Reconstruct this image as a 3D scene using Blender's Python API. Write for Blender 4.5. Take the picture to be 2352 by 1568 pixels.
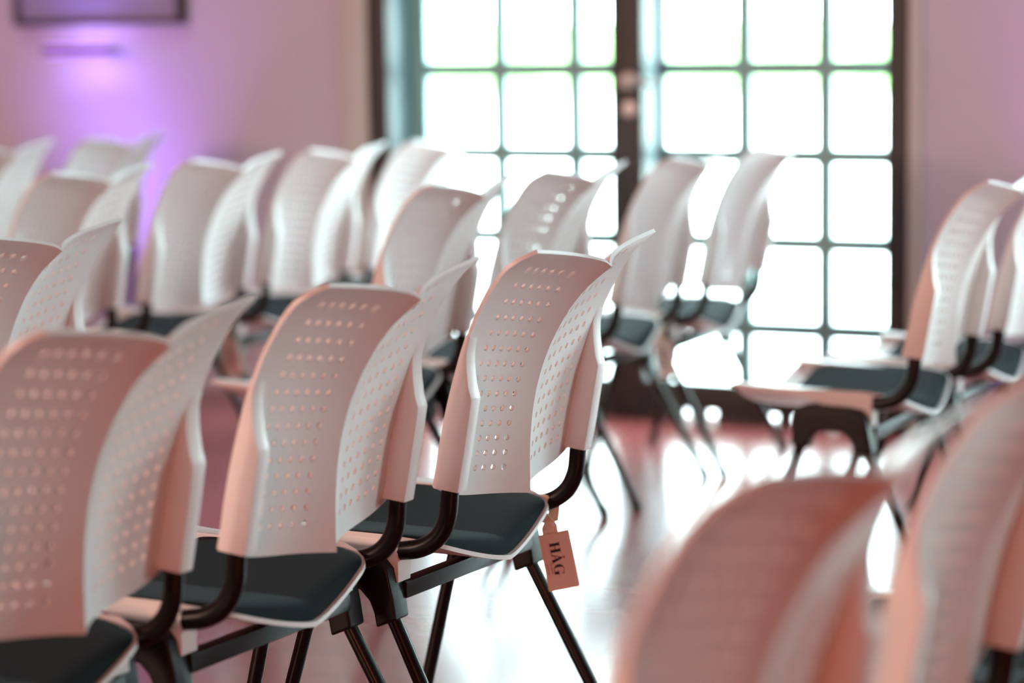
import bpy, bmesh, math
import numpy as np
from mathutils import Matrix, Vector

# ------------------------------------------------------------------ scene basics
for o in list(bpy.data.objects):
    bpy.data.objects.remove(o, do_unlink=True)
scn = bpy.context.scene
COL = scn.collection
PI = math.pi

S = 1.08          # metres per measuring unit
Z0 = 0.045        # floor level in measuring units
PHI = 0.46066     # the door wall's turn against the camera axis
HC = 1.15328      # camera height (measuring units)
WY = 6.4014       # door wall, room y


def U(x, y, z):
    return (x * S, y * S, (z - Z0) * S)


# camera
cd = bpy.data.cameras.new('camera')
cam = bpy.data.objects.new('camera', cd)
COL.objects.link(cam)
cd.sensor_width = 36.0
cd.lens = 36.0 * 5763.05 / 2352.0
cd.clip_start = 0.05
cd.clip_end = 300
cam.matrix_world = (Matrix.Translation(U(0, 0, HC)) @ Matrix.Rotation(PHI, 4, 'Z')
                    @ Matrix.Rotation(PI / 2 - 0.12691, 4, 'X') @ Matrix.Rotation(-0.01455, 4, 'Z'))
cd.dof.use_dof = True
cd.dof.focus_distance = 3.58 * S
cd.dof.aperture_fstop = 1.9
scn.camera = cam

# world: bright overcast sky
w = bpy.data.worlds.new('world')
scn.world = w
w.use_nodes = True
bg = w.node_tree.nodes['Background']
bg.inputs[0].default_value = (0.80, 1.0, 1.04, 1)
bg.inputs[1].default_value = 25.0

scn.view_settings.view_transform = 'Standard'
scn.view_settings.look = 'None'
scn.view_settings.gamma = 1.0
scn.view_settings.exposure = 0.12
scn.view_settings.use_curve_mapping = False


def portal(loc, rot, sx, sy):
    l = bpy.data.lights.new('daylight_portal', 'AREA')
    l.shape = 'RECTANGLE'
    l.size, l.size_y = sx, sy
    l.cycles.is_portal = True
    o = bpy.data.objects.new('daylight_portal', l)
    COL.objects.link(o)
    o.location = loc
    o.rotation_euler = rot


# ------------------------------------------------------------------ materials
def mat(name, col, rough=0.5, metal=0.0, spec=0.5, noise=None, bump=None, sheen=0.0, coat=0.0, sss=0.0):
    m = bpy.data.materials.new(name)
    m.use_nodes = True
    nt = m.node_tree
    b = nt.nodes['Principled BSDF']
    b.inputs['Base Color'].default_value = (*col, 1)
    b.inputs['Roughness'].default_value = rough
    b.inputs['Metallic'].default_value = metal
    b.inputs['Specular IOR Level'].default_value = spec
    b.inputs['Sheen Weight'].default_value = sheen
    b.inputs['Coat Weight'].default_value = coat
    tc = nt.nodes.new('ShaderNodeTexCoord')
    if noise:
        sc, amt = noise
        n = nt.nodes.new('ShaderNodeTexNoise')
        n.inputs['Scale'].default_value = sc
        n.inputs['Detail'].default_value = 4
        nt.links.new(tc.outputs['Object'], n.inputs['Vector'])
        mx = nt.nodes.new('ShaderNodeMix')
        mx.data_type = 'RGBA'
        mx.inputs[6].default_value = (*[c * (1 - amt) for c in col], 1)
        mx.inputs[7].default_value = (*[min(1, c * (1 + amt)) for c in col], 1)
        nt.links.new(n.outputs['Fac'], mx.inputs[0])
        nt.links.new(mx.outputs[2], b.inputs['Base Color'])
    if bump:
        sc, st = bump
        n = nt.nodes.new('ShaderNodeTexNoise')
        n.inputs['Scale'].default_value = sc
        n.inputs['Detail'].default_value = 3
        nt.links.new(tc.outputs['Object'], n.inputs['Vector'])
        bp = nt.nodes.new('ShaderNodeBump')
        bp.inputs['Strength'].default_value = st
        bp.inputs['Distance'].default_value = 0.002
        nt.links.new(n.outputs['Fac'], bp.inputs['Height'])
        nt.links.new(bp.outputs['Normal'], b.inputs['Normal'])
    return m


def emis(name, col, strength):
    m = bpy.data.materials.new(name)
    m.use_nodes = True
    nt = m.node_tree
    b = nt.nodes['Principled BSDF']
    b.inputs['Base Color'].default_value = (*col, 1)
    b.inputs['Emission Color'].default_value = (*col, 1)
    b.inputs['Emission Strength'].default_value = strength
    return m


def glass(name, tint=(0.96, 1.0, 0.99), refl=0.05):
    m = bpy.data.materials.new(name)
    m.use_nodes = True
    nt = m.node_tree
    nt.nodes.clear()
    out = nt.nodes.new('ShaderNodeOutputMaterial')
    tr = nt.nodes.new('ShaderNodeBsdfTransparent')
    tr.inputs[0].default_value = (*tint, 1)
    gl = nt.nodes.new('ShaderNodeBsdfGlossy')
    gl.inputs['Roughness'].default_value = 0.02
    mx = nt.nodes.new('ShaderNodeMixShader')
    mx.inputs[0].default_value = refl
    nt.links.new(tr.outputs[0], mx.inputs[1])
    nt.links.new(gl.outputs[0], mx.inputs[2])
    nt.links.new(mx.outputs[0], out.inputs[0])
    return m


M = dict(
    shell=mat('white_plastic', (0.80, 0.80, 0.785), 0.36, bump=(900, 0.03)),
    rim=mat('seat_plastic', (0.80, 0.80, 0.785), 0.4),
    pad=mat('dark_upholstery', (0.005, 0.012, 0.014), 0.85, noise=(1100, 0.5), bump=(1400, 0.5), sheen=0.03, spec=0.12),
    black=mat('black_metal', (0.006, 0.006, 0.006), 0.28, spec=0.22, bump=(300, 0.02)),
    blackp=mat('black_plastic', (0.007, 0.007, 0.007), 0.38, spec=0.22, bump=(500, 0.05)),
    foot=mat('black_rubber', (0.012, 0.012, 0.012), 0.7),
    wall=mat('plaster', (0.49, 0.47, 0.54), 0.85, noise=(3, 0.06), bump=(60, 0.15)),
    redwall=mat('red_plaster', (0.30, 0.115, 0.09), 0.85, noise=(3, 0.08), bump=(60, 0.15)),
    ceil=mat('ceiling_paint', (0.26, 0.19, 0.17), 0.9, noise=(2, 0.04)),
    trim=mat('sand_paint', (0.47, 0.47, 0.44), 0.6),
    frame=mat('dark_door_paint', (0.017, 0.018, 0.017), 0.5, noise=(40, 0.2)),
    pale=mat('pale_blue_daylight_tint', (0.10, 0.135, 0.145), 0.5),  # pale blue carries the daylight on the post sides in its colour
    muntin=mat('door_bar_glare_tint', (0.20, 0.40, 0.38), 0.5),  # teal stands in for bright glare bleeding over the bars
    brass=mat('worn_nickel', (0.36, 0.33, 0.32), 0.35, metal=0.8),
    glass=glass('door_glass'),
    card=mat('tag_card', (0.86, 0.66, 0.48), 0.5),
    print_panel=mat('tag_panel', (0.84, 0.62, 0.54), 0.5),
    ink=mat('tag_ink', (0.006, 0.008, 0.010), 0.5),
    red=mat('tag_red', (0.60, 0.015, 0.03), 0.5),
    pframe=mat('picture_frame', (0.045, 0.03, 0.035), 0.4),
    canvas=mat('picture_canvas', (0.27, 0.25, 0.44), 0.35, noise=(4, 0.3)),
    lampbody=mat('lamp_body', (0.08, 0.07, 0.09), 0.4),
    paving=mat('paving', (0.72, 0.72, 0.69), 0.8, noise=(0.6, 0.06)),
    hedge=mat('hedge_leaves', (0.30, 0.46, 0.20), 0.7, noise=(3, 0.4)),
    bulb=mat('white_knob', (0.85, 0.85, 0.82), 0.4),
)

# floor: worn red-brown lacquered boards
fm = mat('red_lacquered_floor', (0.30, 0.085, 0.085), 0.2, spec=0.6)
nt = fm.node_tree
b = nt.nodes['Principled BSDF']
tc = nt.nodes.new('ShaderNodeTexCoord')
n1 = nt.nodes.new('ShaderNodeTexNoise')
n1.inputs['Scale'].default_value = 2.2
n1.inputs['Detail'].default_value = 6
mp = nt.nodes.new('ShaderNodeMapping')
mp.inputs['Scale'].default_value = (0.6, 3.0, 1)
nt.links.new(tc.outputs['Object'], mp.inputs['Vector'])
nt.links.new(mp.outputs[0], n1.inputs['Vector'])
cr = nt.nodes.new('ShaderNodeValToRGB')
cr.color_ramp.elements[0].color = (0.30, 0.060, 0.058, 1)
cr.color_ramp.elements[1].color = (0.38, 0.088, 0.082, 1)
nt.links.new(n1.outputs['Fac'], cr.inputs[0])
nt.links.new(cr.outputs[0], b.inputs['Base Color'])
mr = nt.nodes.new('ShaderNodeMapRange')
mr.inputs['To Min'].default_value = 0.21
mr.inputs['To Max'].default_value = 0.23
nt.links.new(n1.outputs['Fac'], mr.inputs['Value'])
nt.links.new(mr.outputs[0], b.inputs['Roughness'])
b.inputs['Coat Weight'].default_value = 0.25
b.inputs['Coat Roughness'].default_value = 0.16
M['floor'] = fm


# ------------------------------------------------------------------ mesh helpers
def link(name, me, m, parent=None):
    o = bpy.data.objects.new(name, me)
    COL.objects.link(o)
    if m is not None:
        me.materials.append(m)
    if parent is not None:
        o.parent = parent
    return o


def from_data(name, verts, faces, m, parent=None, smooth=False, angle=None, sharp=None):
    me = bpy.data.meshes.new(name)
    me.from_pydata([tuple(v) for v in verts], [], faces)
    me.validate()
    bm = bmesh.new()
    bm.from_mesh(me)
    bmesh.ops.recalc_face_normals(bm, faces=bm.faces)
    bm.to_mesh(me)
    bm.free()
    if smooth:
        me.polygons.foreach_set('use_smooth', [True] * len(me.polygons))
        if angle:
            me.set_sharp_from_angle(angle=math.radians(angle))
        if sharp:
            sh = me.attributes.get('sharp_edge') or me.attributes.new('sharp_edge', 'BOOLEAN', 'EDGE')
            for e in me.edges:
                if (e.vertices[0], e.vertices[1]) in sharp or (e.vertices[1], e.vertices[0]) in sharp:
                    sh.data[e.index].value = True
    me.update()
    return link(name, me, m, parent)


def bm_obj(name, bm, m, parent=None, smooth=False, angle=35):
    bmesh.ops.recalc_face_normals(bm, faces=bm.faces)
    me = bpy.data.meshes.new(name)
    bm.to_mesh(me)
    bm.free()
    if smooth:
        me.polygons.foreach_set('use_smooth', [True] * len(me.polygons))
        me.set_sharp_from_angle(angle=math.radians(angle))
    return link(name, me, m, parent)


def add_box(bm, lo, hi):
    vs = [bm.verts.new((x, y, z)) for x in (lo[0], hi[0]) for y in (lo[1], hi[1]) for z in (lo[2], hi[2])]
    for f in ((0, 1, 3, 2), (4, 6, 7, 5), (0, 4, 5, 1), (2, 3, 7, 6), (0, 2, 6, 4), (1, 5, 7, 3)):
        bm.faces.new([vs[i] for i in f])


def box(name, lo, hi, m, parent=None, bevel=0.0, fit=False):
    if fit:
        lo, hi = U(*lo), U(*hi)
    bm = bmesh.new()
    add_box(bm, lo, hi)
    if bevel:
        bmesh.ops.bevel(bm, geom=list(bm.edges), offset=bevel, segments=2, profile=0.6, affect='EDGES')
    return bm_obj(name, bm, m, parent, smooth=bool(bevel), angle=50)


def prism_yz(name, pts, x0, x1, m, parent, bevel=0.002, seg=2):
    """polygon in the y-z plane, extruded along x, edges rounded"""
    bm = bmesh.new()
    a = [bm.verts.new(U(x0, y, z)) for y, z in pts]
    c = [bm.verts.new(U(x1, y, z)) for y, z in pts]
    n = len(pts)
    bm.faces.new(a)
    bm.faces.new(c[::-1])
    for i in range(n):
        bm.faces.new((a[i], c[i], c[(i + 1) % n], a[(i + 1) % n]))
    bmesh.ops.recalc_face_normals(bm, faces=bm.faces)
    if bevel:
        es = [e for e in bm.edges if len(e.link_faces) == 2 and e.calc_face_angle(0) > 0.9]
        bmesh.ops.bevel(bm, geom=es, offset=bevel, segments=seg, profile=0.6, affect='EDGES')
    return bm_obj(name, bm, m, parent, smooth=True, angle=38)


def spline(pts, k=8):
    pts = [np.array(p, float) for p in pts]
    P = [2 * pts[0] - pts[1]] + pts + [2 * pts[-1] - pts[-2]]
    out = []
    for i in range(1, len(P) - 2):
        for j in range(k):
            t = j / k
            out.append(0.5 * (2 * P[i] + (P[i + 1] - P[i - 1]) * t + (2 * P[i - 1] - 5 * P[i] + 4 * P[i + 1] - P[i + 2]) * t * t
                              + (3 * P[i] - P[i - 1] - 3 * P[i + 1] + P[i + 2]) * t ** 3))
    out.append(pts[-1])
    return out


def tube(name, pts, rx, ry, m, parent=None, n=14, fit=True, ref=(1, 0, 0)):
    """oval tube along pts; rx is the radius along ref, ry across it"""
    if fit:
        pts = [np.array(U(*p)) for p in pts]
        rx, ry = rx * S, ry * S
    else:
        pts = [np.array(p, float) for p in pts]
    ref = np.array(ref, float)
    vs, fs = [], []
    L = len(pts)
    for i, p in enumerate(pts):
        t = pts[min(i + 1, L - 1)] - pts[max(i - 1, 0)]
        t = t / np.linalg.norm(t)
        a = ref - t * ref.dot(t)
        a = a / np.linalg.norm(a)
        c = np.cross(t, a)
        for j in range(n):
            g = 2 * PI * j / n
            vs.append(p + a * rx * math.cos(g) + c * ry * math.sin(g))
    for i in range(L - 1):
        for j in range(n):
            fs.append((i * n + j, i * n + (j + 1) % n, (i + 1) * n + (j + 1) % n, (i + 1) * n + j))
    fs.append(tuple(range(n)))
    fs.append(tuple(range((L - 1) * n, L * n)))
    return from_data(name, vs, fs, m, parent, smooth=True, angle=50)


def lathe(name, prof, m, parent=None, n=24, axis='Z', loc=(0, 0, 0)):
    vs, fs = [], []
    for r, h in prof:
        for j in range(n):
            g = 2 * PI * j / n
            p = (r * math.cos(g), r * math.sin(g), h)
            if axis == 'Y':
                p = (p[0], p[2], p[1])
            vs.append((p[0] + loc[0], p[1] + loc[1], p[2] + loc[2]))
    for i in range(len(prof) - 1):
        for j in range(n):
            fs.append((i * n + j, i * n + (j + 1) % n, (i + 1) * n + (j + 1) % n, (i + 1) * n + j))
    fs.append(tuple(range(n)))
    fs.append(tuple(range((len(prof) - 1) * n, len(prof) * n)))
    return from_data(name, vs, fs, m, parent, smooth=True, angle=40)


def empty(name, loc=(0, 0, 0), rz=0.0):
    o = bpy.data.objects.new(name, None)
    o.empty_display_size = 0.1
    COL.objects.link(o)
    o.location = loc
    o.rotation_euler = (0, 0, rz)
    return o


def tag(o, label=None, cat=None, group=None, kind=None):
    if label:
        o['label'] = label
    if cat:
        o['category'] = cat
    if group:
        o['group'] = group
    if kind:
        o['kind'] = kind
    return o


def copy_tree(o, parent=None):
    c = o.copy()
    COL.objects.link(c)
    c.parent = parent
    for ch in list(o.children):
        copy_tree(ch, c)
    return c


# ------------------------------------------------------------------ room shell (room frame, metres)
X0, X1, Y0, CEIL = -9.5, 3.2, -4.0, 3.4
YW = WY * S
TH = 0.14 * S           # depth of the inner door frame
DOORS = [(-3.626 * S, -2.002 * S), (-0.95, -0.95 + 1.624 * S)]
DTOP = 2.30


def wall_mesh(name, boxes, m):
    bm = bmesh.new()
    for lo, hi in boxes:
        add_box(bm, lo, hi)
    return tag(bm_obj(name, bm, m), kind='structure')


floor = wall_mesh('floor', [((X0, Y0, -0.1), (X1, YW + 0.5, 0.0))], M['floor'])
wall_mesh('ceiling', [((X0, Y0, CEIL), (X1, YW + 0.5, CEIL + 0.1))], M['ceil'])
wt = 0.42
segs, x = [], X0
for a, c in DOORS:
    segs.append(((x, YW, 0), (a, YW + wt, CEIL)))
    segs.append(((a, YW, DTOP), (c, YW + wt, CEIL)))
    x = c
segs.append(((x, YW, 0), (X1, YW + wt, CEIL)))
wall_mesh('wall_back', segs, M['wall'])
wall_mesh('wall_left', [((X0 - 0.2, Y0, 0), (X0, YW + wt, CEIL))], M['redwall'])
wall_mesh('wall_front', [((X0, Y0 - 0.2, 0), (X1, Y0, CEIL))], M['redwall'])
# right wall with an unseen opening, added for cool light on chair backs
WINS = [(4.95, 6.15)]
segs, y = [], Y0
for a, c in WINS:
    segs.append(((X1, y, 0), (X1 + 0.3, a, CEIL)))
    segs.append(((X1, a, 0), (X1 + 0.3, c, 0.8)))
    segs.append(((X1, a, 2.3), (X1 + 0.3, c, CEIL)))
    y = c
segs.append(((X1, y, 0), (X1 + 0.3, YW + wt, CEIL)))
wall_mesh('wall_right', segs, M['redwall'])

for i, (a, c) in enumerate(WINS):
    wn = empty('window_%d' % (i + 1), (X1 + 0.12, (a + c) / 2, 0.8))
    tag(wn, kind='structure')
    hw, hh = (c - a) / 2, 1.5
    for nm, lo, hi in (('window_frame', (-.03, -hw, 0), (.03, -hw + .06, hh)), ('window_frame', (-.03, hw - .06, 0), (.03, hw, hh)),
                       ('window_frame', (-.03, -hw + .06, 0), (.03, hw - .06, .06)), ('window_frame', (-.03, -hw + .06, hh - .06), (.03, hw - .06, hh)),
                       ('mullion', (-.025, -.025, .06), (.025, .025, hh - .06))):
        box(nm, lo, hi, M['frame'], wn, 0.004)
    for s in (-1, 1):
        lo, hi = sorted((s * .025, s * (hw - .06)))
        box('pane', (-.004, lo, .06), (.004, hi, hh - .06), M['glass'], wn)
    portal((X1 + 0.31, (a + c) / 2, 1.55), (0, PI / 2, 0), 1.5, c - a)


# ------------------------------------------------------------------ glazed double doors
def door_set(dx, n_door, n_trim, detailed):
    """two glazed leaves behind a deep dark frame; dx shifts the set along the wall"""
    D = YW
    fr = empty('trim_%d' % n_trim, (dx, D, 0))
    tag(fr, kind='structure')
    k = (WY + 0.134) / WY

    def P(x0, x1, y0, y1, z0, z1):    # measuring units relative to the wall plane
        return (x0 * S, y0 * S, (z0 - Z0) * S), (x1 * S, y1 * S, (z1 - Z0) * S)
    top = DTOP / S + Z0
    for nm, x0, x1 in (('frame_post', -3.626, -3.561), ('frame_post', -2.855, -2.759), ('frame_post', -2.059, -2.002)):
        lo, hi = P(x0, x1, -0.012, 0.02, Z0, top)
        box(nm, lo, hi, M['frame'], fr, 0.004)
        lo, hi = P(x0 + .004, x1 - .004, 0.021, 0.112, Z0, top)
        box('jamb', lo, hi, M['pale'], fr, 0.003)
    lo, hi = P(-3.561, -2.059, -0.01, 0.112, top - .07, top)
    box('frame_head', lo, hi, M['frame'], fr, 0.004)
    for x0, x1 in ((-3.561, -2.855), (-2.759, -2.059)):
        lo, hi = P(x0, x1, -0.008, 0.012, 0.074, 0.152)
        box('kick_rail', lo, hi, M['frame'], fr, 0.003)
        # lower weather board with light showing through its slots
        xs = [x0]
        for g in (0.13, 0.20, 0.38, 0.45, 0.55, 0.62):
            xs += [x0 + g - .012, x0 + g + .012]
        xs.append(x1)
        for i in range(0, len(xs), 2):
            lo, hi = P(xs[i], xs[i + 1], -0.004, 0.004, Z0, 0.074)
            box('weather_board', lo, hi, M['frame'], fr)
    if detailed:
        hx, hz = -2.797 * S, (0.985 - Z0) * S
        h = lathe('door_handle', [(.024, 0), (.027, -.006), (.024, -.012), (.011, -.014), (.010, -.045), (.012, -.052)], M['brass'], fr, axis='Y',
                  loc=(hx, -0.013 * S, hz))
        lev = tube('lever', [(hx, -.06, hz), (hx + .03, -.062, hz), (hx + .075, -.060, hz - .003), (hx + .10, -.052, hz - .008)], .008, .011, M['brass'], h, fit=False, ref=(0, 0, 1))
        lathe('key_rose', [(.022, 0), (.025, -.005), (.021, -.010), (.008, -.011), (.008, -.016)], M['brass'], fr, axis='Y',
              loc=(hx, -0.013 * S, (0.907 - Z0) * S))
    # leaves
    zr = [HC + (z - HC) * k for z in (0.311, 0.546, 0.782, 1.018, 1.254, 1.490, 1.726, 1.962)]
    zb, zt = 0.10, zr[-1] + .235
    MW = 0.0215
    for li, (stile, xs) in enumerate((((-3.50, -3.43), (-3.43, -3.199, -2.965, -2.735)), (None, (-2.692, -2.46, -2.23, -1.998)))):
        lf = empty('door_%d' % (n_door + li), (dx, D, 0))
        tag(lf, kind='structure')
        xs = [x * k for x in xs]
        ya, yb = 0.118, 0.150
        if stile:
            lo, hi = P(stile[0] * k, stile[1] * k, ya, yb, Z0 + .01, zt)
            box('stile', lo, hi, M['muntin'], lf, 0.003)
        else:
            lo, hi = P(xs[0] - .05, xs[0], ya, yb, Z0 + .01, zt)
            box('stile', lo, hi, M['pale'], lf, 0.003)
        lo, hi = P(xs[-1], xs[-1] + .03, ya, yb, Z0 + .01, zt)
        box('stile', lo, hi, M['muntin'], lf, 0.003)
        lo, hi = P(xs[0], xs[-1], ya, yb, Z0 + .01, zb)
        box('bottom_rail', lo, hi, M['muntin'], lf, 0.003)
        zz = [zb] + zr + [zt]
        for j in range(1, len(zz) - 1):
            lo, hi = P(xs[0], xs[-1], ya + .004, yb - .004, zz[j] - MW, zz[j] + MW)
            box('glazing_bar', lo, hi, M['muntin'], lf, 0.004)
        for i in (1, 2):
            lo, hi = P(xs[i] - MW, xs[i] + MW, ya + .003, yb - .003, zb, zt)
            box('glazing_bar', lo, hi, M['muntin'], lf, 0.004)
        for i in range(3):
            for j in range(len(zz) - 1):
                lo, hi = P(xs[i] + MW * .5, xs[i + 1] - MW * .5, .131, .136, zz[j] + MW * .5, zz[j + 1] - MW * .5)
                box('pane', lo, hi, M['glass'], lf)
    portal((dx + (-3.626 - 2.002) / 2 * S, D + wt + .02, DTOP / 2), (-PI / 2, 0, 0), 1.624 * S, DTOP)


door_set(0.0, 1, 1, True)
door_set(DOORS[1][0] - DOORS[0][0], 3, 2, False)  # unseen second set, added to send daylight onto the chair backs
# sand-coloured casing beside the dark frame
for i, (x0, x1) in enumerate(((-3.712, -3.628), (-2.000, -1.965))):
    tag(box('trim_%d' % (3 + i), (x0 * S, YW - .014, 0), (x1 * S, YW - .001, DTOP + .08), M['trim'], None, 0.003), kind='structure')

# ------------------------------------------------------------------ outside
g = box('ground_outside', (-60, YW + wt + .001, -0.12), (60, 90, -0.02), M['paving'])
tag(g, 'pale paved yard outside the glazed doors', 'pavement', kind='structure')
rng = np.random.default_rng(4)
vs, fs = [], []
nx, nz = 90, 10
for side in (0, 1):
    for j in range(nz + 1):
        for i in range(nx + 1):
            hgt = 1.15 * j / nz
            vs.append((-34 + 50 * i / nx, (38 if side == 0 else 39.2) + rng.uniform(-.15, .15) + (0.35 * (j / nz) ** 3) * (1 if side == 0 else -1),
                       -.02 + hgt + (rng.uniform(-.1, .1) if j == nz else 0)))
NV = (nx + 1) * (nz + 1)
for side in (0, 1):
    for j in range(nz):
        for i in range(nx):
            q = side * NV + j * (nx + 1) + i
            fs.append((q, q + 1, q + nx + 2, q + nx + 1))
for i in range(nx):
    q = nz * (nx + 1) + i
    fs.append((q, q + 1, q + 1 + NV, q + NV))
hd = from_data('hedge', vs, fs, M['hedge'])
tag(hd, 'low green hedge seen far off through the glazed doors', 'hedge')

# ------------------------------------------------------------------ picture and purple wall lamp
px0, px1, pz0, pz1 = -4.873 * S, -4.250 * S, (1.159 - Z0) * S, (1.159 - Z0) * S + 0.85
pic = empty('framed_picture', ((px0 + px1) / 2, YW, pz0))
tag(pic, 'framed picture hanging on the mauve wall above the purple lamp', 'picture')
hw = (px1 - px0) / 2
for lo, hi in (((-hw, -.045, 0), (-hw + .02, -.002, .85)), ((hw - .02, -.045, 0), (hw, -.002, .85)),
               ((-hw + .02, -.045, 0), (hw - .02, -.002, .02)), ((-hw + .02, -.045, .822), (hw - .02, -.002, .85))):
    box('frame_bar', lo, hi, M['pframe'], pic, 0.003)
box('canvas', (-hw + .02, -.026, .02), (hw - .02, -.010, .822), M['canvas'], pic)

lx, lz = -4.59 * S, (1.083 - Z0) * S
lamp = empty('wall_lamp', (lx, YW, lz))
tag(lamp, 'slim bar-shaped wall lamp washing the wall purple below the picture', 'wall lamp')
box('lamp_bar', (-.13, -.125, -.014), (.13, -.095, .014), M['lampbody'], lamp, 0.004)
for s in (-1, 1):
    box('lamp_arm', (s * .09 - .008, -.096, -.008), (s * .09 + .008, -.002, .008), M['lampbody'], lamp)
PURPLE = emis('purple_led', (0.50, 0.20, 1.0), 3.0)
box('led_strip', (-.12, -.12, .014), (.12, -.10, .017), PURPLE, lamp)
box('led_strip', (-.12, -.12, -.017), (.12, -.10, -.014), PURPLE, lamp)


def area(name, loc, rot, sx, sy, power, col, parent=None, spread=None):
    l = bpy.data.lights.new(name, 'AREA')
    l.shape = 'RECTANGLE'
    l.size, l.size_y = sx, sy
    l.energy = power
    l.color = col
    if spread:
        l.spread = math.radians(spread)
    o = bpy.data.objects.new(name, l)
    COL.objects.link(o)
    o.location = loc
    o.rotation_euler = rot
    if parent is not None:
        o.parent = parent
    return o


area('lamp_light', (0, -.11, .022), (PI - 0.6, 0, 0), .22, .02, 0.45, (0.50, 0.32, 1.0), lamp)
area('lamp_light', (0, -.11, -.022), (0.45, 0, 0), .22, .02, 0.5, (0.46, 0.28, 1.0), lamp)


# floor-standing purple uplights along the door wall; the outer two are unseen and added
def uplight(x, y, power, label, col=(0.62, 0.22, 0.95)):
    u = empty('floor_uplight', (x, y, 0))
    tag(u, label, 'uplight', 'purple uplights along the door wall')
    box('base', (-.09, -.09, 0), (.09, .09, .02), M['lampbody'], u, .004)
    c = lathe('housing', [(.06, .03), (.075, .05), (.075, .15), (.08, .16), (.08, .172)], M['lampbody'], u)
    lathe('lens', [(.07, .1725), (.07, .175)], PURPLE, c)
    area('lamp_light', (0, 0, .182), (PI - 0.26, 0, 0), .1, .1, power, col, u, 70)
    return u


uplight(-4.50 * S, YW - .28, 4.5, 'small black floor uplight throwing purple light up the wall under the picture', (0.42, 0.2, 1.0))
uplight(-7.3, YW - .35, 5.0, 'added unseen floor uplight by the wall far left of the picture')
uplight(-1.45, YW - .25, 2.0, 'added unseen floor uplight by the wall right of the dark door frame')


# unseen warm fill lamps, added on the wall behind the camera
def rear_fill_lamp(x, z, power, col, label):
    c = empty('rear_fill_lamp', (x, Y0, z))
    tag(c, label, 'fill lamp', 'added warm fill lamps on the rear wall')
    box('housing', (-.6, .002, -.4), (.6, .09, .4), M['lampbody'], c, .006)
    box('diffuser', (-.57, .091, -.37), (.57, .10, .37), emis('rose_diffuser', col, 2.0), c)
    area('lamp_light', (0, .11, 0), (PI / 2, 0, 0), 1.1, .7, power, col, c)


ROSE = (1.0, 0.64, 0.52)
rear_fill_lamp(-8.2, 2.2, 135, ROSE, 'left added rose fill lamp on the wall behind the camera')
rear_fill_lamp(-6.2, 2.2, 135, ROSE, 'middle added rose fill lamp on the wall behind the camera')
rear_fill_lamp(-4.2, 2.2, 135, ROSE, 'right added rose fill lamp on the wall behind the camera')
rear_fill_lamp(0.6, 1.3, 80, (1.0, 0.24, 0.13), 'added deep red fill lamp low on the wall behind the camera')


# unseen ceiling fill lamps, added to tint the door wall mauve
def ceiling_fill_lamp(x, power, col, label):
    c = empty('ceiling_fill_lamp', (x, YW - 1.5, CEIL))
    tag(c, label, 'wall washer', 'added mauve fill lamps on the ceiling')
    box('mounting_plate', (-.30, -.05, -.02), (.30, .05, -.001), M['lampbody'], c, .004)
    hs = box('housing', (-.45, -.07, -.16), (.45, .07, -.03), M['lampbody'], c, .006)
    box('lens', (-.42, -.05, -.166), (.42, .05, -.161), emis('mauve_lens', col, 2.0), hs)
    area('lamp_light', (0, 0.02, -.18), (0.75, 0, 0), .8, .1, power, col, c, 130)


MAUVE = (0.86, 0.74, 1.0)
ceiling_fill_lamp(-7.6, 9, MAUVE, 'added mauve fill lamp on the ceiling far left of the picture')
ceiling_fill_lamp(-5.0, 9, MAUVE, 'added mauve fill lamp on the ceiling above the picture')
ceiling_fill_lamp(-1.55, 9, MAUVE, 'added mauve fill lamp on the ceiling right of the glazed door')


# ------------------------------------------------------------------ the chair (measuring units, facing +y)
Ez = [.48, .5, .526, .574, .618, .649, .68, .706, .734, .754, .78, .80, .82, .834, .843, .849]
Ey = [-.196, -.1985, -.203, -.2115, -.2215, -.230, -.2395, -.248, -.259, -.268, -.283, -.297, -.312, -.327, -.343, -.360]
Rz = [.479, .51, .54, .572, .604, .634, .666, .69, .717, .747, .777, .801, .813]
Ry = [-.2385, -.238, -.2383, -.2402, -.2443, -.2505, -.2605, -.2705, -.2845, -.3035, -.328, -.357, -.374]


def smooth_table(zs, ys):
    # resample and relax so that the shell shades smoothly
    zz = np.linspace(zs[0], zs[-1], 200)
    yy = np.interp(zz, zs, ys)
    for _ in range(60):
        yy[1:-1] = (yy[:-2] + yy[2:] + 2 * yy[1:-1]) / 4
    return zz, yy


EZ, EY = smooth_table(Ez, Ey)
RZ, RY = smooth_table(Rz, Ry)


def back_surf(a, t):
    u = abs(a)
    ze, zr = .50 + .347 * t, .479 + .334 * t
    e, r = np.interp(ze, EZ, EY), np.interp(zr, RZ, RY)
    h = 1 - (1 - u) ** 4.3
    wf = 1 - .10 * max(0.0, (t - .93) / .07) ** 3
    return np.array([a * .2 * wf, r + (e - r) * h, zr + (ze - zr) * u ** (.9 - .35 * t ** 8) + .018 * u ** 5 * (1 - t) ** 8])


def back_normal(a, t):
    sgn = 1 if a >= 0 else -1
    e = 1e-3
    a1, a0 = a + sgn * e, a
    if abs(a1) > 1:
        a1, a0 = a, a - sgn * e
    t1, t0 = min(1, t + e), max(0, t - e)
    da = (back_surf(a1, t) - back_surf(a0, t)) * sgn
    dt = back_surf(a, t1) - back_surf(a, t0)
    n = np.cross(da, dt)
    n = n / np.linalg.norm(n)
    if n[1] > 0:
        n = -n
    if a == 0:
        n[0] = 0
        n = n / np.linalg.norm(n)
    return n        # points backwards


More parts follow.
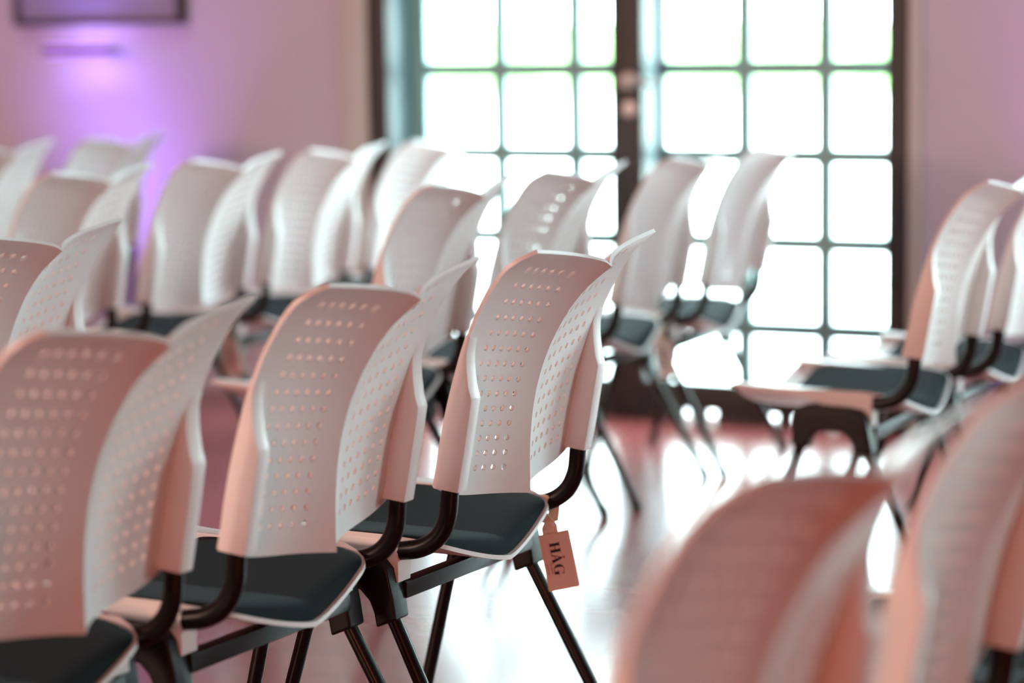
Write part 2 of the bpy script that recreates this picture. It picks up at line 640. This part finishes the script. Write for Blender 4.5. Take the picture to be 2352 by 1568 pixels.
def make_backrest(parent):
    ca = [.2 + .106 * i for i in range(6)]
    half = [0, .035, .085, .147]
    for c in ca:
        half += [c, c + .053]
    half = half + [.84, .90, .95, 1.0]
    A = [-h for h in half[:0:-1]] + half
    A = [round(x, 5) for x in A]
    tr = sorted([.94 - .0635 * j for j in range(14)])
    T = [0, .04, tr[0] - .03175]
    for c in tr:
        T += [c, c + .03175]
    T += [.985, 1.0]
    holes_a = {i for i, x in enumerate(A) if any(abs(abs(x) - c) < 1e-4 for c in ca)}
    holes_t = {j for j, x in enumerate(T) if any(abs(x - c) < 1e-6 for c in tr)}
    na, nt_ = len(A), len(T)
    th = .0056
    verts, idx = [], {}

    def vert(key, a, t):
        if key not in idx:
            p, n = back_surf(a, t), back_normal(a, t)
            k = len(verts)
            verts.append(U(*(p + n * th * .5)))
            verts.append(U(*(p - n * th * .5)))
            idx[key] = k
        return idx[key]
    faces, edge_count = [], {}

    def quad(ks):
        faces.append(tuple(ks))
        faces.append(tuple(k + 1 for k in reversed(ks)))
        for i in range(len(ks)):
            e = (ks[i], ks[(i + 1) % len(ks)])
            edge_count[e] = edge_count.get(e, 0) + 1
    for j in range(nt_ - 1):
        for i in range(na - 1):
            corners = [(i, j), (i + 1, j), (i + 1, j + 1), (i, j + 1)]
            h = [c for c in corners if c[0] in holes_a and c[1] in holes_t]
            if not h:
                quad([vert(c, A[c[0]], T[c[1]]) for c in corners])
                continue
            hc = h[0]
            a0, t0 = A[hc[0]], T[hc[1]]
            # order the corners starting just after the hole centre
            q = corners.index(hc)
            seq = [corners[(q + s) % 4] for s in (1, 2, 3)]
            R = .0050

            def ring(c):
                da, dt = (A[c[0]] - a0), (T[c[1]] - t0)
                sa = (0 if abs(da) < 1e-9 else math.copysign(1, da))
                st = (0 if abs(dt) < 1e-9 else math.copysign(1, dt))
                L = math.hypot(sa, st)
                return vert(('r', hc, sa, st), a0 + sa / L * R / .2, t0 + st / L * R / .36)
            o = [vert(c, A[c[0]], T[c[1]]) for c in seq]
            r = [ring(c) for c in seq]
            quad([o[0], o[1], r[1], r[0]])
            quad([o[1], o[2], r[2], r[1]])
    for (p, q) in list(edge_count):
        if (q, p) not in edge_count:
            faces.append((q, p, p + 1, q + 1))
    mid = A.index(0)
    sharp = set()
    for j in range(nt_ - 1):
        p, q = idx[(mid, j)], idx[(mid, j + 1)]
        sharp.add((p, q))
        sharp.add((p + 1, q + 1))
    return from_data('backrest', verts, faces, M['shell'], parent, smooth=True, angle=42, sharp=sharp)


def make_sleeve(parent, s):
    zf = np.linspace(.516, .733, 22)
    front = [(np.interp(z, EZ, EY) + .004, z) for z in zf]
    rear = [(-.2575 - .0035, .729), (-.2560, .712), (-.2550, .700), (-.2550, .686), (-.2568, .668), (-.2585, .657), (-.2625, .643),
            (-.2555, .606), (-.2470, .560), (-.2375, .512)]
    # densify the rear sweep
    up = spline(rear[:7], 5)
    pts = front + [tuple(p) for p in up] + rear[7:]
    x0, x1 = sorted((s * .1755, s * .2015))
    return prism_yz('side_sleeve', pts, x0, x1, M['shell'], parent, .0028)


def seat_shell_z(x):
    u = abs(x) / .2
    return .3845 + .0600 * u ** 1.3


def seat_rear_y(x):
    return -.207 + .018 * (abs(x) / .147) ** 1.4 + .055 * max(0.0, (abs(x) - .148) / .052) ** 2


def make_seat_shell(parent):
    nx, ny = 28, 20
    verts, faces = [], []
    for side in (0, 1):
        for j in range(ny + 1):
            for i in range(nx + 1):
                x = -.2 + .4 * i / nx
                b_ = j / ny
                y0, y1 = seat_rear_y(x), .155 - .02 * (abs(x) / .2) ** 6
                y = y0 + (y1 - y0) * b_
                z = seat_shell_z(x) + (.004 * max(0, (b_ - .8) / .2) ** 2)
                # raised rear lip
                z += -.0 if b_ > .1 else .0
                verts.append(U(x, y, z - (.0065 if side else 0)))
    N = (nx + 1) * (ny + 1)
    for j in range(ny):
        for i in range(nx):
            q = j * (nx + 1) + i
            faces.append((q, q + 1, q + nx + 2, q + nx + 1))
            q += N
            faces.append((q, q + nx + 1, q + nx + 2, q + 1))
    for i in range(nx):
        faces.append((i, i + N, i + 1 + N, i + 1))
        q = ny * (nx + 1) + i
        faces.append((q, q + 1, q + 1 + N, q + N))
    for j in range(ny):
        q = j * (nx + 1)
        faces.append((q, q + nx + 1, q + nx + 1 + N, q + N))
        q += nx
        faces.append((q, q + N, q + nx + 1 + N, q + nx + 1))
    return from_data('seat_shell', verts, faces, M['rim'], parent, smooth=True, angle=40)


def make_pad(parent):
    nx, ny = 44, 36
    verts, faces = [], []

    def warp(v):     # denser towards the edges
        return math.sin(v * PI / 2) * .75 + v * .25 if abs(v) < 1 else v
    for j in range(ny + 1):
        for i in range(nx + 1):
            a, b_ = warp(-1 + 2 * i / nx), warp(-1 + 2 * j / ny)
            # rounded plan corners
            ins = 1 - .10 * max(0, abs(b_) - .55) ** 2 / .2
            x = .190 * a * ins
            y0, y1 = seat_rear_y(x) + .006, .105
            y = y0 + (y1 - y0) * (b_ + 1) / 2
            q = (max(0, 1 - abs(a) ** 9)) ** .45 * (max(0, 1 - abs(b_) ** 14)) ** .45
            zs = seat_shell_z(x) + .0008
            zt = .4140 + .0335 * (abs(x) / .19) ** 1.05
            verts.append(U(x, y, zs + max(0, zt - zs) * q))
    for j in range(ny):
        for i in range(nx):
            q = j * (nx + 1) + i
            faces.append((q, q + 1, q + nx + 2, q + nx + 1))
    sharp = {(j * (nx + 1) + nx // 2, (j + 1) * (nx + 1) + nx // 2) for j in range(3, ny)}
    o = from_data('seat_pad', verts, faces, M['pad'], parent, smooth=True, sharp=sharp)
    return o


def make_chair():
    c = empty('conference_chair')
    make_backrest(c)
    for s in (-1, 1):
        make_sleeve(c, s)
        tube('back_tube', spline([(s * .190, -.226, .560), (s * .190, -.2195, .515), (s * .190, -.214, .475), (s * .190, -.198, .446), (s * .190, -.170, .428), (s * .190, -.130, .420)], 6),
             .0095, .0135, M['black'], c)
        x0, x1 = sorted((s * .166, s * .1995))
        prism_yz('seat_bracket', [(.150, .4470), (.150, .441), (.0, .429), (-.06, .408), (-.095, .380), (-.138, .377), (-.138, .4365), (-.10, .4405), (.05, .444)],
                 x0, x1, M['rim'], c, .002)
        x0, x1 = sorted((s * .181, s * .2185))
        prism_yz('leg_saddle', [(-.131, .398), (-.120, .410), (-.095, .4145), (-.02, .4170), (.000, .413), (.010, .400), (.0145, .375), (.0200, .337), (-.0125, .331), (-.0165, .348),
                                (-.030, .3645), (-.050, .3680), (-.085, .3660), (-.100, .352), (-.1075, .335), (-.1115, .314), (-.1440, .328), (-.139, .360)],
                 x0, x1, M['blackp'], c, .0045, 3)
        for top, bot in (((.0030, .345), (.0870, .047)), ((-.1225, .340), (-.2780, .047))):
            lg = tube('leg', [(s * .2, top[0], top[1]), (s * .2085, (top[0] + bot[0]) / 2, (top[1] + bot[1]) / 2), (s * .217, bot[0], bot[1])], .0105, .0105, M['black'], c, n=16)
            d = (bot[0] - top[0]) / (bot[1] - top[1])
            tube('foot_cap', [(s * .2165, bot[0] + d * .022, .069), (s * .217, bot[0] + d * .004, .050), (s * .217, bot[0], Z0)], .013, .013, M['foot'], lg, n=16)
    make_seat_shell(c)
    make_pad(c)
    bm = bmesh.new()
    add_box(bm, U(-.185, -.143, .352), U(.185, -.119, .376))
    bmesh.ops.bevel(bm, geom=list(bm.edges), offset=.003, segments=2, profile=.6, affect='EDGES')
    bm_obj('crossbar', bm, M['black'], c, smooth=True)
    return c


def room(x, y):
    c, s = math.cos(PHI), math.sin(PHI)
    return ((x * c - y * s) * S, (x * s + y * c) * S, 0)


CH = [  # camera-frame x, y, facing angle, label
    ('C3', -0.187, 3.678, 1.062, 'sharp white perforated chair with a printed card tag on its tube, centre of the picture'),
    ('C2', -0.441, 3.284, 1.070, 'white perforated chair with dark seat, middle one of the near left row'),
    ('C1', -0.690, 2.870, 1.040, 'large white perforated chair cut by the lower left corner'),
    ('C4', -1.024, 4.044, 1.080, 'white perforated chair cut by the left edge, just above the lower left chair'),
    ('C5', -0.384, 5.100, 1.110, 'blurred white perforated chair seen between the two sharp chairs'),
    ('C6', -0.143, 5.492, 1.060, 'blurred white chair with bright light dots in its holes, left of the door post'),
    ('C7', 0.123, 5.927, 1.130, 'blurred grey-white chair with its back in front of the middle door post'),
    ('C8', 0.354, 6.302, 1.130, 'blurred mauve chair standing closest to the bright right door panes'),
    ('C9', -1.200, 5.668, 1.080, 'blurred white chair in front of the purple wall glow, second row of the left block'),
    ('C10', -0.950, 6.094, 1.065, 'blurred white chair right of the purple glow with a tag hanging below it'),
    ('C11', -0.717, 6.491, 1.090, 'blurred white chair in front of the mauve wall just left of the door'),
    ('C12', -0.485, 6.888, 1.101, 'blurred white chair in front of the left door leaf and dark left post'),
    ('C13', -1.651, 6.933, 1.062, 'blurred pale chair cut by the left edge in the farthest row'),
    ('C14', -1.399, 7.317, 1.109, 'farthest blurred pale chair right under the purple wall lamp'),
    ('C15', 0.648, 4.951, 1.107, 'blurred white chair in side view right of the door with a dark green seat'),
    ('C16', 0.885, 5.360, 1.107, 'blurred white chair half hidden behind the side-view chair at the right edge'),
    ('C17', -0.0235, 2.0256, 0.985, 'very blurred reddish chair back rising in the lower right foreground'),
    ('C18', 0.2165, 2.4356, 1.090, 'very blurred reddish chair back cut by the lower right corner'),
    ('C19', 0.4565, 2.8456, 1.090, 'chair hidden behind the lower right corner chair, only its seat tip showing'),
]
proto = make_chair()
chairs = {}
for i, (nm, x, y, th, label) in enumerate(CH):
    o = proto if i == 0 else copy_tree(proto)
    o.location = room(x, y)
    o.rotation_euler = (0, 0, th + PHI)
    tag(o, label, 'chair', 'white perforated conference chairs in rows')
    chairs[nm] = o


# ------------------------------------------------------------------ hang tags on the chair tubes
def flat(name, polys, m, parent, y0, y1):
    """flat print: polygons in x-z with a little thickness along y"""
    bm = bmesh.new()
    for pts in polys:
        a = [bm.verts.new((x, y0, z)) for x, z in pts]
        c = [bm.verts.new((x, y1, z)) for x, z in pts]
        bm.faces.new(a)
        bm.faces.new(c[::-1])
        n = len(pts)
        for i in range(n):
            bm.faces.new((a[i], c[i], c[(i + 1) % n], a[(i + 1) % n]))
    return bm_obj(name, bm, m, parent)


def rounded_rect(x0, x1, z0, z1, r, n=5):
    out = []
    for cx, cz, a0 in ((x1 - r, z1 - r, 0), (x0 + r, z1 - r, 90), (x0 + r, z0 + r, 180), (x1 - r, z0 + r, 270)):
        for i in range(n + 1):
            g = math.radians(a0 + 90 * i / n)
            out.append((cx + r * math.cos(g), cz + r * math.sin(g)))
    return out


def make_tag():
    """card in its own x-z plane facing -y, origin where the strap goes round the tube"""
    t = empty('hang_tag')
    w_, h_ = .0515, .097
    top = -.050
    flat('card', [rounded_rect(-w_ / 2, w_ / 2, top - h_, top, .003)], M['card'], t, -.0008, .0008)
    flat('print_panel', [rounded_rect(-w_ / 2 + .005, w_ / 2 - .004, top - h_ + .006, top - .006, .001)], M['print_panel'], t, -.0011, -.0008)
    # neck and strap of the tag
    flat('neck', [[(-.018, top - .001), (.008, top - .001), (.0085, top + .012), (.004, top + .022), (-.012, top + .019), (-.018, top + .010)]], M['card'], t, -.0008, .0008)
    vs, fs = [], []
    ring = [(-.006, .0, -.030), (-.013, -.010, -.013), (-.012, -.0135, .0), (-.006, -.012, .012), (.0, .0, .0165), (.006, .012, .012), (.011, .0135, .0), (.008, .009, -.016), (.002, .0015, -.032)]
    pts = spline(ring, 4)
    for p in pts:
        vs += [(p[0] - .0095, p[1], p[2]), (p[0] + .0095, p[1], p[2]), (p[0] + .0095, p[1] - .0012, p[2] - .0008), (p[0] - .0095, p[1] - .0012, p[2] - .0008)]
    for i in range(len(pts) - 1):
        for j in range(4):
            fs.append((i * 4 + j, i * 4 + (j + 1) % 4, (i + 1) * 4 + (j + 1) % 4, (i + 1) * 4 + j))
    fs.append((0, 1, 2, 3))
    fs.append(tuple(len(vs) - 4 + k for k in range(4)))
    from_data('strap', vs, fs, M['card'], t)
    for rx, rz, rr in ((.003, top + .013, .0032), (-.012, top + .005, .0018)):
        lathe('rivet', [(rr, 0), (rr, -.0006)], M['bulb'], t, n=14, axis='Y', loc=(rx, -.0009, rz))
    # lettering runs down the card: text x axis = downwards, text y axis = to the right
    cap = .0165

    def T(u, v):      # u along the word (down), v up in letter space (right)
        return (-.0105 + v, top - .0165 - u)
    polys = []

    def rect(u0, u1, v0, v1):
        polys.append([T(u0, v0), T(u1, v0), T(u1, v1), T(u0, v1)])
    # H
    rect(.0015, .0060, 0, cap); rect(.0120, .0165, 0, cap); rect(.0060, .0120, cap * .46, cap * .53)
    for u0, u1 in ((0, .0075), (.0105, .0180)):
        rect(u0, u1, 0, .0008); rect(u0, u1, cap - .0008, cap)
    # A
    o = .0185
    polys.append([T(o + .0015, 0), T(o + .0027, 0), T(o + .0092, cap), T(o + .0080, cap)])
    polys.append([T(o + .0108, 0), T(o + .0158, 0), T(o + .0100, cap), T(o + .0072, cap)])
    polys.append([T(o + .0038, cap * .32), T(o + .0122, cap * .32), T(o + .0118, cap * .37), T(o + .0042, cap * .37)])
    rect(o, o + .0045, 0, .0007); rect(o + .0095, o + .0172, 0, .0007)
    # G: crescent plus spur
    o = .0375
    outer, inner = [], []
    for i in range(25):
        gg = math.radians(42 + 276 * i / 24)
        outer.append((o + .0090 + .0090 * math.cos(gg), cap / 2 + cap * .53 * math.sin(gg)))
        thick = .0044 * (0.12 + 0.88 * max(0, -math.cos(gg)) ** .8)
        inner.append((o + .0090 + (.0090 - thick) * math.cos(gg), cap / 2 + (cap * .53 - .0007) * math.sin(gg)))
    for i in range(24):
        polys.append([T(*outer[i]), T(*outer[i + 1]), T(*inner[i + 1]), T(*inner[i])])
    rect(o + .0118, o + .0162, -.0002, cap * .42); rect(o + .0095, o + .0185, cap * .40, cap * .45)
    polys.append([T(o + .0150, cap * .72), T(o + .0165, cap * .72), T(o + .0165, cap), T(o + .0158, cap)])
    flat('lettering', polys, M['ink'], t, -.0016, -.00112)
    # the red dot over the letter
    dx, dz = T(.0185 + .0086, cap + .0034)
    lathe('letter_dot', [(.0019, 0), (.0019, -.0004)], M['red'], t, n=16, axis='Y', loc=(dx, -.0012, dz))
    # two lines of print too small to read
    fine = []
    for v in (-.0042, -.0100):
        u = .034
        for L_ in (.0032, .0014, .0040, .0022, .0036):
            a0, a1 = T(u, v), T(u + L_, v + .0009)
            fine.append([(a0[0], a0[1]), (a1[0], a0[1]), (a1[0], a1[1]), (a0[0], a1[1])])
            u += L_ + .0009
    flat('fine_print', fine, M['ink'], t, -.0015, -.00112)
    return t


tag0 = make_tag()
TAGS = [('C3', 0.10, 'beige card tag with bold black lettering and a red dot on the centre chair'),
        ('C6', 0.0, 'blurred card tag hanging behind the right side of the centre chair back'),
        ('C7', 0.2, 'blurred card tag hanging at the right end of the seat by the middle door post'),
        ('C10', 0.0, 'blurred card tag hanging from the chair right of the purple glow')]
for i, (nm, sw, label) in enumerate(TAGS):
    t = tag0 if i == 0 else copy_tree(tag0)
    ch = chairs[nm]
    mw = Matrix.Translation(ch.location) @ Matrix.Rotation(ch.rotation_euler.z, 4, 'Z')
    p = mw @ Vector(U(.190, -.166, .424))
    t.location = p
    # face the camera's side of the room, hanging with a slight swing
    t.rotation_mode = 'XYZ'
    t.rotation_euler = (0.0, -0.16 - sw * .2, PHI - 0.05 + sw)
    tag(t, label, 'tag', 'card tags on the chairs')
